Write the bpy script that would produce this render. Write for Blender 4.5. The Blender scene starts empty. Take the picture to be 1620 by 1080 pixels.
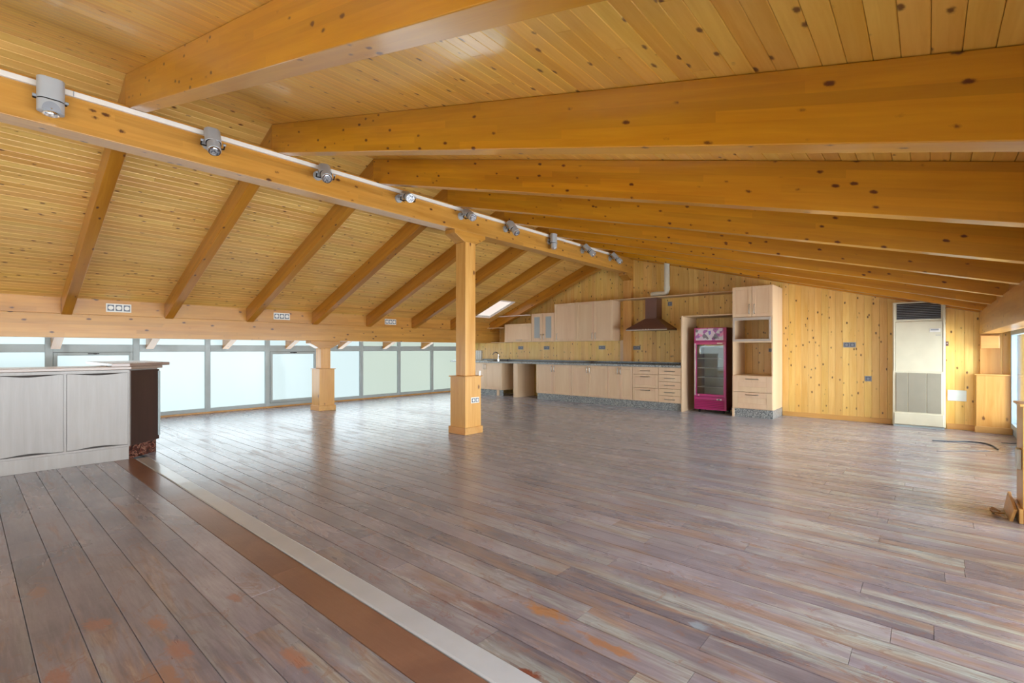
import bpy, math, random
from mathutils import Vector, Matrix
random.seed(7)
C = bpy.context.scene.collection
D = bpy.data

# ------------------------------------------------------------------ camera, sky, lights, exposure
cam_d = D.cameras.new('camera'); cam = D.objects.new('camera', cam_d); C.objects.link(cam)
cam.location = (0, 0, 1.2); cam.rotation_euler = (math.pi/2, 0, math.radians(41))
cam_d.sensor_width = 36; cam_d.lens = 758/1620*36; cam_d.shift_y = 12/1620; cam_d.clip_start = 0.02
bpy.context.scene.camera = cam
SKY = 4.5
w = D.worlds.new('sky'); bpy.context.scene.world = w; w.use_nodes = True
bg = w.node_tree.nodes['Background']; bg.inputs[0].default_value = (0.88, 0.94, 1.0, 1); bg.inputs[1].default_value = SKY
def area(name, loc, rot, sx, sy, power, col):
    l = D.lights.new(name, 'AREA'); l.shape = 'RECTANGLE'; l.size = sx; l.size_y = sy; l.energy = power; l.color = col
    o = D.objects.new(name, l); C.objects.link(o); o.location = loc; o.rotation_euler = rot
    return o
# daylight through the two glazed sides of the room
area('daylight_left', (-10.12, 1.5, 0.72), (0, -math.pi/2, 0), 1.0, 16.0, 68, (0.84, 0.94, 1.0))
area('daylight_right', (1.7, 1.5, 1.05), (0, math.pi/2, 0), 2.0, 16.0, 980, (0.95, 0.97, 1.0))
area('rear_fill', (-4.6, -6.85, 0.8), (math.pi/2, 0, math.pi), 9.0, 1.2, 390, (0.93, 0.97, 1.0))  # added fill lamp behind the camera, no known source there
vs = bpy.context.scene.view_settings
vs.view_transform = 'Standard'; vs.look = 'None'; vs.gamma = 1; vs.use_curve_mapping = False; vs.exposure = 0.62

# ------------------------------------------------------------------ mesh helpers
class MB:
    def __init__(s): s.v = []; s.f = []; s.m = []
    def add(s, vs_, fs, mi=0):
        n = len(s.v); s.v += [tuple(v) for v in vs_]
        s.f += [tuple(i+n for i in f) for f in fs]; s.m += [mi]*len(fs); return s
    def box(s, x0, x1, y0, y1, z0, z1, mi=0):
        if x0 > x1: x0, x1 = x1, x0
        if y0 > y1: y0, y1 = y1, y0
        if z0 > z1: z0, z1 = z1, z0
        return s.add([(x0,y0,z0),(x1,y0,z0),(x1,y1,z0),(x0,y1,z0),(x0,y0,z1),(x1,y0,z1),(x1,y1,z1),(x0,y1,z1)],
                     [(0,3,2,1),(4,5,6,7),(0,1,5,4),(1,2,6,5),(2,3,7,6),(3,0,4,7)], mi)
    def prism(s, poly, axis, a, b, mi=0):
        # poly: 2-D points in the plane of the two other axes, extruded a..b on axis
        n = len(poly)
        def P(p, t):
            if axis == 'x': return (t, p[0], p[1])
            if axis == 'y': return (p[0], t, p[1])
            return (p[0], p[1], t)
        area2 = sum(poly[i][0]*poly[(i+1) % n][1]-poly[(i+1) % n][0]*poly[i][1] for i in range(n))
        flip = (area2 < 0) ^ (axis == 'y') ^ (b < a)
        vv = [P(p, a) for p in poly]+[P(p, b) for p in poly]
        ff = [tuple(range(n-1, -1, -1)), tuple(range(n, 2*n))]+[(i, (i+1) % n, n+(i+1) % n, n+i) for i in range(n)]
        if flip: ff = [tuple(reversed(f)) for f in ff]
        return s.add(vv, ff, mi)
    def hexa(s, bottom, top, mi=0):
        return s.add(list(bottom)+list(top), [(0,3,2,1),(4,5,6,7),(0,1,5,4),(1,2,6,5),(2,3,7,6),(3,0,4,7)], mi)
    def tube(s, pts, r, n=10, mi=0, rs=None):
        pts = [Vector(p) for p in pts]; rings = []
        up = None
        for i, p in enumerate(pts):
            t = (pts[min(i+1, len(pts)-1)]-pts[max(i-1, 0)]).normalized()
            if up is None:
                up = Vector((0,0,1)) if abs(t.z) < .9 else Vector((1,0,0))
            a = t.cross(up).normalized(); b = a.cross(t).normalized(); up = b
            rr = rs[i] if rs else r
            rings.append([p+a*(rr*math.cos(2*math.pi*k/n))+b*(rr*math.sin(2*math.pi*k/n)) for k in range(n)])
        vv = [v for r_ in rings for v in r_]
        ff = [(i*n+k, i*n+(k+1) % n, (i+1)*n+(k+1) % n, (i+1)*n+k) for i in range(len(pts)-1) for k in range(n)]
        ff += [tuple(range(n-1, -1, -1)), tuple((len(pts)-1)*n+k for k in range(n))]
        ff = [tuple(reversed(f)) for f in ff]
        return s.add(vv, ff, mi)
    def cyl(s, c, axis, r, a, b, n=20, mi=0, r2=None):
        p = {'x': lambda t: (t, c[0], c[1]), 'y': lambda t: (c[0], t, c[1]), 'z': lambda t: (c[0], c[1], t)}[axis]
        return s.tube([p(a), p(b)], r, n, mi, [r, r if r2 is None else r2])
    def rotx(s, M):
        s.v = [tuple(M @ Vector(v)) for v in s.v]; return s

def build(name, mb, mats, parent=None, smooth=False, bevel=0):
    me = D.meshes.new(name); me.from_pydata(mb.v, [], mb.f); me.update()
    if not isinstance(mats, (list, tuple)): mats = [mats]
    for m in mats: me.materials.append(m)
    if len(mats) > 1: me.polygons.foreach_set('material_index', mb.m)
    import bmesh
    b = bmesh.new(); b.from_mesh(me); bmesh.ops.recalc_face_normals(b, faces=b.faces); b.to_mesh(me); b.free()
    if smooth:
        for p in me.polygons: p.use_smooth = True
        try: me.set_sharp_from_angle(angle=math.radians(35))
        except Exception: pass
    o = D.objects.new(name, me); C.objects.link(o)
    if parent: o.parent = parent
    if bevel:
        bv = o.modifiers.new('bevel', 'BEVEL'); bv.width = bevel; bv.segments = 2; bv.limit_method = 'ANGLE'; bv.harden_normals = False
    return o
def tag(o, label=None, cat=None, group=None, kind=None):
    if label: o['label'] = label
    if cat: o['category'] = cat
    if group: o['group'] = group
    if kind: o['kind'] = kind
    return o
def empty(name, loc=(0,0,0)):
    o = D.objects.new(name, None); C.objects.link(o); o.location = loc; o.empty_display_size = .1
    return o
def part(name, mb, mats, parent, **k):
    # geometry given in world coordinates, stored relative to the parent's location
    L = parent.matrix_basis.translation
    mb.v = [(x-L.x, y-L.y, z-L.z) for x, y, z in mb.v]
    return build(name, mb, mats, parent, **k)
def copy_tree(o, parent=None):
    c = o.copy(); C.objects.link(c); c.parent = parent
    for ch in [x for x in D.objects if x.parent == o]: copy_tree(ch, c)
    return c

SR, SL = .262, .403                       # roof pitches (right, left)
# ------------------------------------------------------------------ materials
def lin(c):
    return tuple((x/255/12.92 if x/255 <= .04045 else ((x/255+.055)/1.055)**2.4) for x in c)+(1,)
class NT:
    def __init__(s, name):
        s.mat = D.materials.new(name); s.mat.use_nodes = True; s.t = s.mat.node_tree
        s.b = s.t.nodes['Principled BSDF']; s.out = s.t.nodes['Material Output']
    def n(s, typ, **k):
        nd = s.t.nodes.new(typ)
        for a, v in k.items():
            if a.startswith('i_'): nd.inputs[a[2:].replace('_', ' ')].default_value = v
            else: setattr(nd, a, v)
        return nd
    def l(s, a, b): s.t.links.new(a, b)
    def math(s, op, a, b=None, c=None, clamp=False):
        nd = s.n('ShaderNodeMath', operation=op); nd.use_clamp = clamp
        for i, x in enumerate((a, b, c)):
            if x is None: continue
            if isinstance(x, (int, float)): nd.inputs[i].default_value = x
            else: s.l(x, nd.inputs[i])
        return nd.outputs[0]
    def vmath(s, op, a, b):
        nd = s.n('ShaderNodeVectorMath', operation=op)
        for i, x in enumerate((a, b)):
            if isinstance(x, tuple): nd.inputs[i].default_value = x
            else: s.l(x, nd.inputs[i])
        return nd.outputs[0]
    def ramp(s, fac, stops, interp='LINEAR'):
        nd = s.n('ShaderNodeValToRGB'); nd.color_ramp.interpolation = interp
        e = nd.color_ramp.elements
        while len(e) < len(stops): e.new(.5)
        for i, (p, c) in enumerate(stops):
            e[i].position = p; e[i].color = c if isinstance(c, tuple) else (c, c, c, 1)
        s.l(fac, nd.inputs[0]); return nd.outputs[0]
    def mix(s, fac, a, b, blend='MIX'):
        nd = s.n('ShaderNodeMix', data_type='RGBA', blend_type=blend)
        for i, x in ((0, fac), (6, a), (7, b)):
            if isinstance(x, (int, float, tuple)): nd.inputs[i].default_value = x
            else: s.l(x, nd.inputs[i])
        return nd.outputs[2]
    def noise(s, vec, scale, detail=3, rough=.5, dist=0):
        nd = s.n('ShaderNodeTexNoise'); nd.inputs['Scale'].default_value = scale; nd.inputs['Detail'].default_value = detail
        nd.inputs['Roughness'].default_value = rough; nd.inputs['Distortion'].default_value = dist
        s.l(vec, nd.inputs['Vector']); return nd.outputs[0]
    def bump(s, h, strength, dist=.01):
        nd = s.n('ShaderNodeBump'); nd.inputs['Strength'].default_value = strength; nd.inputs['Distance'].default_value = dist
        s.l(h, nd.inputs['Height']); s.l(nd.outputs[0], s.b.inputs['Normal'])
    def set(s, **k):
        for a, v in k.items():
            i = s.b.inputs[a.replace('_', ' ')]
            if hasattr(v, 'links') or isinstance(v, bpy.types.NodeSocket): s.l(v, i)
            else: i.default_value = v
        return s

def board_vec(s, axis, shear=0):
    """world position, shifted per object and per loose board, squeezed along the grain"""
    g = s.n('ShaderNodeNewGeometry'); oi = s.n('ShaderNodeObjectInfo')
    r = s.math('ADD', s.math('MULTIPLY', oi.outputs['Random'], 37.3), s.math('MULTIPLY', g.outputs['Random Per Island'], 53.7))
    cb = s.n('ShaderNodeCombineXYZ'); s.l(r, cb.inputs[0]); s.l(s.math('MULTIPLY', r, .7), cb.inputs[1]); s.l(s.math('MULTIPLY', r, 1.3), cb.inputs[2])
    P0 = g.outputs['Position']
    if shear:
        sp = s.n('ShaderNodeSeparateXYZ'); s.l(P0, sp.inputs[0]); c2 = s.n('ShaderNodeCombineXYZ')
        s.l(sp.outputs[0], c2.inputs[0]); s.l(sp.outputs[1], c2.inputs[1]); s.l(s.math('MULTIPLY_ADD', sp.outputs[0], shear, sp.outputs[2]), c2.inputs[2]); P0 = c2.outputs[0]
    p = s.vmath('ADD', P0, cb.outputs[0])
    sq = {'x': (.07, 1, 1), 'y': (1, .07, 1), 'z': (1, 1, .07)}[axis]
    kn = {'x': (.55, 1, 1), 'y': (1, .55, 1), 'z': (1, 1, .55)}[axis]
    rnd = s.math('FRACT', s.math('MULTIPLY', r, 7.13))
    return p, s.vmath('MULTIPLY', p, sq), s.vmath('MULTIPLY', p, kn), rnd

def pine(name, axis, light, mid, knot=(110, 62, 22), kscale=7.0, ksize=.10, rough=.35, coat=.3, vary=.12, coat_rough=.2, gscale=38, lam=None, hue=.012):
    s = NT(name); p, pg, pk, rnd = board_vec(s, axis, lam[1] if lam else 0)
    g1 = s.noise(pg, gscale, 4, .6, .6)
    g2 = s.noise(pg, gscale/7, 2, .5, 1.2)
    f = s.math('ADD', s.math('MULTIPLY', g1, .45), s.math('MULTIPLY', g2, .55))
    col = s.ramp(f, [(.36, lin(mid)), (.62, lin(light))])
    hs = s.n('ShaderNodeHueSaturation'); s.l(col, hs.inputs['Color'])
    s.l(s.math('ADD', s.math('MULTIPLY', rnd, vary*2), 1-vary), hs.inputs['Value'])
    s.l(s.math('ADD', s.math('MULTIPLY', s.math('FRACT', s.math('MULTIPLY', rnd, 5.7)), hue), .5-hue/2), hs.inputs['Hue'])
    if lam:      # glued layers, each a row of blocks of slightly different tone
        sx = s.n('ShaderNodeSeparateXYZ'); g = s.n('ShaderNodeNewGeometry'); s.l(g.outputs['Position'], sx.inputs[0])
        ax = {'x': 0, 'y': 1, 'z': 2}[axis]
        u = s.math('MULTIPLY_ADD', sx.outputs[0], lam[1], sx.outputs[lam[2]])
        row = s.math('FLOOR', s.math('MULTIPLY', u, 1/lam[0]))
        colm = s.math('FLOOR', s.math('ADD', s.math('MULTIPLY', sx.outputs[ax], .8), s.math('MULTIPLY', row, .37)))
        wn = s.n('ShaderNodeTexWhiteNoise', noise_dimensions='3D'); cb = s.n('ShaderNodeCombineXYZ')
        s.l(row, cb.inputs[0]); s.l(colm, cb.inputs[1]); s.l(s.math('MULTIPLY', rnd, 91.0), cb.inputs[2]); s.l(cb.outputs[0], wn.inputs[0])
        h2 = s.n('ShaderNodeHueSaturation'); s.l(hs.outputs[0], h2.inputs['Color']); s.l(s.math('MULTIPLY_ADD', wn.outputs[0], .20, .90), h2.inputs['Value'])
        hs = h2
    vo = s.n('ShaderNodeTexVoronoi'); vo.inputs['Scale'].default_value = kscale; s.l(pk, vo.inputs['Vector'])
    k = s.math('ADD', vo.outputs['Distance'], s.math('MULTIPLY', s.math('SUBTRACT', s.noise(p, 70, 3), .5), ksize*.9))
    km = s.ramp(k, [(ksize*.55, 1.0), (ksize*.8, .8), (ksize*1.02, .25), (ksize*1.3, 0.0)])
    col2 = s.mix(s.math('MULTIPLY', km, .95), hs.outputs[0], lin(knot))
    s.set(Base_Color=col2, Roughness=s.math('ADD', s.math('MULTIPLY', g2, .18), rough-.09), Coat_Weight=coat, Coat_Roughness=coat_rough)
    s.bump(s.math('SUBTRACT', g1, s.math('MULTIPLY', km, .6)), .12, .004)
    return s.mat

def plain(name, col, rough=.5, metal=0, coat=0, noise=.04, spec=.5):
    s = NT(name); g = s.n('ShaderNodeNewGeometry')
    n = s.noise(g.outputs['Position'], 6, 3)
    c = lin(col)
    a = tuple(x*(1-noise) for x in c[:3])+(1,); b = tuple(min(1, x*(1+noise)) for x in c[:3])+(1,)
    s.set(Base_Color=s.ramp(n, [(.3, a), (.7, b)]), Roughness=rough, Metallic=metal, Coat_Weight=coat)
    s.b.inputs['Specular IOR Level'].default_value = spec
    return s.mat

M = {}
M['ceil_r'] = pine('ceiling_pine', 'y', (244, 194, 90), (228, 168, 60), (96, 46, 8), kscale=11, ksize=.125, rough=.4, coat=.7, coat_rough=.12, vary=.07)
M['ceil_l'] = pine('ceiling_pine_left', 'y', (234, 190, 108), (214, 160, 78), (104, 56, 16), kscale=11, ksize=.14, rough=.42, coat=.4, coat_rough=.2, vary=.08)
M['rafter_r'] = pine('rafter_pine', 'x', (208, 146, 24), (188, 122, 10), (84, 24, 6), kscale=11.5, ksize=.125, rough=.36, coat=.6, coat_rough=.16, vary=.03, gscale=26, lam=(.047, SR, 2), hue=.004)
M['rafter_l'] = pine('rafter_pine_left', 'x', (188, 126, 30), (164, 102, 14), (72, 22, 6), kscale=9, ksize=.115, rough=.36, coat=.6, coat_rough=.16, vary=.03, gscale=26, lam=(.047, -SL, 2), hue=.004)
M['beam_y'] = pine('beam_pine', 'y', (200, 146, 66), (178, 121, 44), (74, 33, 12), kscale=8.5, ksize=.13, rough=.38, coat=.5, vary=.03, gscale=26, lam=(.055, 0, 2), hue=.004)
M['post'] = pine('post_pine', 'z', (222, 170, 96), (202, 144, 68), (104, 58, 26), kscale=5, ksize=.09, rough=.38, coat=.3, vary=.03, gscale=26, hue=.004)
M['wall'] = pine('wall_pine', 'z', (242, 204, 122), (228, 180, 90), (86, 44, 14), kscale=12.5, ksize=.145, rough=.4, coat=.3, vary=.06)
M['base_wood'] = pine('baseboard_pine', 'x', (220, 168, 100), (200, 144, 76), kscale=4, ksize=.05, rough=.4)
M['cab'] = pine('cabinet_maple', 'z', (236, 208, 176), (226, 194, 160), (196, 160, 126), kscale=2, ksize=.03, rough=.38, coat=.15, vary=.02, gscale=20)
M['cab_in'] = plain('cabinet_edge', (216, 186, 148), .5)
M['grey_lam'] = pine('grey_laminate', 'z', (144, 138, 134), (131, 124, 120), (122, 115, 111), kscale=2, ksize=.02, rough=.35, coat=.2, vary=.02, gscale=24)
M['grey_top'] = pine('bar_top_laminate', 'y', (150, 130, 118), (134, 112, 100), (140, 112, 98), kscale=2, ksize=.02, rough=.28, coat=.4, vary=.02, gscale=24)
M['dark_lam'] = pine('dark_walnut_laminate', 'z', (62, 42, 36), (46, 31, 27), (38, 24, 21), kscale=2, ksize=.02, rough=.3, coat=.35, vary=.02, gscale=20)
M['alu'] = plain('grey_aluminium', (176, 190, 194), .45, 0, .1)
M['blue_alu'] = plain('blue_grey_aluminium', (168, 190, 206), .45)
M['steel'] = plain('brushed_steel', (190, 188, 184), .3, .9)
M['niche'] = plain('dull_trim_metal', (196, 186, 176), .5, .2)
M['white'] = plain('white_plastic', (232, 230, 224), .4)
M['ac'] = plain('cream_enamel', (216, 211, 188), .4)
M['ac_grille'] = plain('beige_grey_mesh', (176, 172, 156), .6)
M['black'] = plain('matte_black', (22, 20, 20), .6)
M['dark'] = plain('dark_recess', (44, 34, 30), .7)
M['socket'] = plain('grey_socket', (150, 156, 166), .4)
M['socket_dark'] = plain('dark_socket_insert', (100, 108, 122), .5)
M['hood'] = plain('brown_metal', (116, 84, 74), .4, .1)
M['lamp'] = plain('lamp_grey_metal', (186, 192, 198), .38, .25)
M['chrome'] = plain('chrome', (220, 222, 226), .12, 1)
M['track'] = plain('track_white', (232, 228, 222), .45)
M['strip'] = plain('pale_threshold', (172, 175, 182), .3, 0, .3, .06)
M['pipe'] = plain('white_pipe', (226, 224, 208), .4)
M['pink'] = plain('magenta_enamel', (184, 44, 122), .3, 0, .4)
M['pink_dk'] = plain('deep_red_side', (92, 16, 30), .35, 0, .2)
M['plate'] = plain('pale_blue_plate', (214, 222, 222), .4)
M['cable'] = plain('grey_cable', (70, 74, 82), .5)
M['debris'] = plain('splintered_wood', (150, 112, 66), .8)
M['reveal'] = plain('skylight_reveal', (248, 232, 222), .6)

def granite(name, c1, c2, c3, sc=160, rough=.35):
    s = NT(name); g = s.n('ShaderNodeNewGeometry')
    v = s.n('ShaderNodeTexVoronoi'); v.inputs['Scale'].default_value = sc; s.l(g.outputs['Position'], v.inputs['Vector'])
    sep = s.n('ShaderNodeSeparateColor'); s.l(v.outputs['Color'], sep.inputs[0])
    s.set(Base_Color=s.ramp(sep.outputs[0], [(0, lin(c1)), (.35, lin(c2)), (.7, lin(c3))], 'CONSTANT'), Roughness=rough, Coat_Weight=.3)
    return s.mat
M['granite'] = granite('grey_speckled_granite', (86, 92, 98), (142, 150, 154), (186, 190, 190), 110)
M['granite_top'] = granite('dark_granite', (30, 32, 40), (56, 58, 68), (96, 100, 112), 140, .12)
def marble():
    s = NT('red_brown_marble'); g = s.n('ShaderNodeNewGeometry')
    n = s.noise(g.outputs['Position'], 9, 6, .65, 2.5)
    s.set(Base_Color=s.ramp(n, [(.4, lin((44, 22, 18))), (.52, lin((84, 40, 32))), (.56, lin((150, 110, 92))), (.6, lin((64, 32, 26)))]), Roughness=.2, Coat_Weight=.3)
    return s.mat
M['marble'] = marble()

def emis(name, col, st):
    s = NT(name); s.set(Base_Color=(.12, .14, .14, 1), Roughness=.25)
    s.b.inputs['Emission Color'].default_value = lin(col); s.b.inputs['Emission Strength'].default_value = st
    return s.mat
M['pane_sky'] = emis('frosted_pane_sky', (222, 246, 250), .58)
M['pane_green'] = emis('frosted_pane_trees', (218, 236, 222), .50)
M['pane_roof'] = emis('skylight_pane', (252, 236, 226), .62)
def clear():
    s = NT('clear_glass'); t = s.n('ShaderNodeBsdfTransparent'); gl = s.n('ShaderNodeBsdfGlossy'); gl.inputs['Roughness'].default_value = .02
    fr = s.n('ShaderNodeFresnel'); mx = s.n('ShaderNodeMixShader')
    t.inputs[0].default_value = (.95, .97, .97, 1)
    s.l(s.math('MULTIPLY', fr.outputs[0], .9), mx.inputs[0]); s.l(t.outputs[0], mx.inputs[1]); s.l(gl.outputs[0], mx.inputs[2]); s.l(mx.outputs[0], s.out.inputs[0])
    return s.mat
M['glass'] = clear()
def frost():
    s = NT('frosted_cabinet_glass'); s.set(Base_Color=lin((176, 188, 194)), Roughness=.2, Coat_Weight=.5)
    return s.mat
M['frost'] = frost()
def lens():
    s = NT('lamp_lens'); g = s.n('ShaderNodeNewGeometry')
    s.set(Base_Color=s.ramp(s.noise(g.outputs['Position'], 70, 2), [(.4, lin((110, 118, 132))), (.6, lin((240, 242, 248)))]), Roughness=.12, Metallic=.6)
    return s.mat
M['lens'] = lens()
def header():
    # bright confectionery-coloured print, vague blobs only
    s = NT('printed_header'); g = s.n('ShaderNodeNewGeometry')
    v = s.n('ShaderNodeTexVoronoi'); v.inputs['Scale'].default_value = 17; s.l(s.vmath('ADD', g.outputs['Position'], (3.1, 0, .4)), v.inputs['Vector'])
    sep = s.n('ShaderNodeSeparateColor'); s.l(v.outputs['Color'], sep.inputs[0])
    c = s.ramp(sep.outputs[1], [(0, lin((150, 40, 150))), (.2, lin((214, 196, 214))), (.45, lin((226, 120, 180))), (.6, lin((70, 72, 86))), (.72, lin((206, 208, 214))), (.9, lin((96, 60, 190)))], 'CONSTANT')
    n = s.noise(g.outputs['Position'], 60, 3)
    s.set(Base_Color=s.mix(s.math('MULTIPLY', n, .5), c, lin((206, 190, 206))), Roughness=.25)
    return s.mat
M['header'] = header()

def fq(p, q, z=0):
    d = 758*(1.2-z)/(q-552); l = (p-810)/758
    return (d*(l*.7547-.656), d*(l*.656+.7547))
STAINS = []
for p_, q_, rx_, ry_, c_, a_ in ((865, 968, .15, .045, (178, 116, 48), .9), (962, 1022, .16, .03, (176, 112, 50), .8), (835, 1065, .06, .035, (128, 58, 24), 1), (1105, 990, .05, .03, (150, 164, 176), .8),
        (250, 985, .10, .035, (172, 106, 62), .8), (152, 990, .09, .05, (168, 100, 58), .7), (280, 1030, .10, .04, (166, 96, 56), .7), (90, 1070, .09, .04, (160, 92, 56), .7),
        (470, 1042, .12, .035, (172, 104, 60), .75), (370, 945, .06, .03, (164, 98, 60), .7), (255, 1070, .14, .06, (164, 102, 48), .7), (60, 935, .12, .04, (160, 104, 62), .6), (700, 945, .10, .03, (132, 84, 74), .6), (760, 960, .16, .03, (132, 84, 74), .6)):
    x_, y_ = fq(p_, q_); STAINS.append((x_, y_, rx_, ry_, c_, a_))
def floor_mat():
    s = NT('worn_floor_boards'); p, pg, pk, rnd = board_vec(s, 'x')
    g = s.n('ShaderNodeNewGeometry'); P = g.outputs['Position']
    sx = s.n('ShaderNodeSeparateXYZ'); s.l(P, sx.inputs[0])
    grain = s.noise(s.vmath('MULTIPLY', p, (.09, 1, 1)), 60, 5, .65, .4)
    broad = s.noise(s.vmath('MULTIPLY', P, (.5, 1, 1)), 1.1, 4, .6, .8)
    coat = s.ramp(s.math('ADD', s.math('MULTIPLY', grain, .35), s.math('MULTIPLY', s.noise(s.vmath('MULTIPLY', p, (.5, 1, 1)), 3.0, 3), .65)),
                  [(.38, lin((92, 82, 90))), (.52, lin((118, 107, 114))), (.66, lin((140, 131, 138)))])
    bare = s.ramp(grain, [(.3, lin((100, 74, 62))), (.55, lin((136, 106, 86))), (.75, lin((158, 134, 112)))])
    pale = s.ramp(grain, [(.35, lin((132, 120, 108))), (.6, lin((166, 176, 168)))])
    hs = s.n('ShaderNodeHueSaturation'); s.l(coat, hs.inputs['Color']); s.l(s.math('ADD', s.math('MULTIPLY', rnd, .34), .83), hs.inputs['Value'])
    s.l(s.math('ADD', s.math('MULTIPLY', s.math('FRACT', s.math('MULTIPLY', rnd, 9.1)), .05), .475), hs.inputs['Hue'])
    # long streaky wear, stronger on the right side of the room
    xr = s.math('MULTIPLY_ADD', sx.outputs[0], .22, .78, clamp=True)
    streak = s.noise(s.vmath('MULTIPLY', p, (.16, 1, 1)), 7.5, 5, .62, .7)
    wear = s.ramp(s.math('ADD', s.math('ADD', streak, s.math('MULTIPLY', xr, .10)), s.math('MULTIPLY', broad, .12)), [(.62, 0.0), (.74, 1.0)])
    # scuffs and drips: curly small marks
    sc = s.noise(s.vmath('MULTIPLY', P, (1, 1.6, 1)), 3.6, 6, .68, 2.2)
    scm = s.ramp(sc, [(.585, 0.0), (.60, 1.0), (.64, .9), (.66, .2)])
    c1 = s.mix(s.math('MULTIPLY', wear, .85), hs.outputs[0], bare)
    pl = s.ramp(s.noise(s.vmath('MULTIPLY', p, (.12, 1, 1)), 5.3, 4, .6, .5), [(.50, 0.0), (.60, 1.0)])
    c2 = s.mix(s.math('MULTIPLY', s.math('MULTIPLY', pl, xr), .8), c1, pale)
    c3 = s.mix(s.math('MULTIPLY', scm, .5), c2, lin((116, 76, 56)))
    for (cx, cy, rx, ry, col, amt) in STAINS:     # varnish worn through in a few known spots
        v = s.vmath('MULTIPLY', s.vmath('SUBTRACT', P, (cx, cy, 0)), (1/rx, 1/ry, 0))
        ln_ = s.n('ShaderNodeVectorMath', operation='LENGTH'); s.l(v, ln_.inputs[0])
        dd = s.math('ADD', ln_.outputs['Value'], s.math('MULTIPLY', s.math('SUBTRACT', s.noise(s.vmath('MULTIPLY', P, (.6, 1, 1)), 16, 6, .7, 1.0), .5), 3.2))
        c3 = s.mix(s.math('MULTIPLY', s.ramp(dd, [(.55, 1.0), (1.0, 0.0)]), amt), c3, s.mix(grain, lin(col), lin(tuple(int(q*.62) for q in col))))
    s.set(Base_Color=c3, Roughness=s.math('ADD', s.math('MULTIPLY', broad, .14), s.math('MULTIPLY_ADD', wear, .12, .20)), Coat_Weight=.15, Coat_Roughness=.12, Sheen_Weight=.13, Sheen_Roughness=.45, Sheen_Tint=(.9, .93, 1, 1))
    rip = s.noise(s.vmath('MULTIPLY', P, (1.0, 1.0, 1)), 7, 4, .6, .8)
    s.bump(s.math('ADD', s.math('MULTIPLY', grain, .3), rip), .10, .012)
    return s.mat
M['floor'] = floor_mat()
def floor_plank(name, a, b):
    s = NT(name); p, pg, pk, rnd = board_vec(s, 'x')
    grain = s.noise(s.vmath('MULTIPLY', p, (.12, 1, 1)), 70, 5, .65, .4); g2 = s.noise(p, 2.2, 4, .6, .6)
    s.set(Base_Color=s.mix(s.math('MULTIPLY', grain, .5), s.ramp(g2, [(.35, lin(a)), (.65, lin(b))]), lin((104, 62, 44))), Roughness=.3, Coat_Weight=.15)
    s.bump(grain, .1, .006)
    return s.mat
M['band'] = floor_plank('rust_brown_plank', (116, 86, 74), (138, 104, 86))

# ------------------------------------------------------------------ room dimensions
YB = 9.77; XL = -10.2; XR = 0.89; YN = -7.0; YS = -.25
XRDG = -5.05; ZR = 3.49
SR, SL = .262, .403                       # roof pitches (right, left)
def ceil_z(x): return ZR-SR*(x-XRDG) if x > XRDG else ZR+SL*(x-XRDG)
RH = .285
def raf_z(x): return ceil_z(x)-(.29 if x > XRDG else .245)

# ------------------------------------------------------------------ floor
fl = build('floor', MB().box(XL-.1, XR+.1, YN, YB+.1, -.12, -.022), M['dark']); tag(fl, kind='structure')
def board_mb(x0, x1, y0, y1):
    g, c = .0012, .0018
    prof = [(y0+g, -.02), (y1-g, -.02), (y1-g, -c), (y1-g-c, 0), (y0+g+c, 0), (y0+g, -c)]
    return MB().prism(prof, 'x', x0+.0008, x1-.0008)
rows = []
y = .334-.1465*2
while y < 1.0: rows.append((y, y+.1465)); y += .1465
rows[-1] = (rows[-1][0], 1.075)
rows.append((1.075, 1.25))
y = 1.372
while y < YB-.02: rows.append((y, min(y+.14, YB))); y += .14
stuff = MB(); n_single = 0
for ri, (a, b) in enumerate(rows):
    x = XL-random.random()*1.5
    if abs(b-1.25) < 1e-3: x = XL+.35
    while x < XR:
        L = random.uniform(1.3, 2.4); x0 = max(x, XL); x1 = min(x+L, XR+.03); x += L
        if x1-x0 < .05: continue
        mat = M['band'] if abs(b-1.25) < 1e-3 else M['floor']
        if a < 5.6 and a > -.1 and n_single < 290:
            o = build('floor_board', board_mb(x0, x1, a, b), mat, fl); n_single += 1
            o.location.z = random.uniform(-.0008, .0004)
        else:
            mb = board_mb(x0, x1, a, b); stuff.add(mb.v, mb.f)
y = rows[0][0]
while y > YN:
    mb = board_mb(XL, XR, y-.1465, y); stuff.add(mb.v, mb.f); y -= .1465
o = build('distant_floor_boards', stuff, M['floor'], fl); tag(o, kind='stuff')

strip = build('threshold_strip', MB().prism([(1.252, -.018), (1.370, -.018), (1.370, .002), (1.362, .006), (1.260, .006), (1.252, .002)], 'x', -6.53, XR), M['strip'])
tag(strip, 'pale grey metal threshold strip crossing the floor beside the rust-brown plank', 'floor strip')

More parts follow.
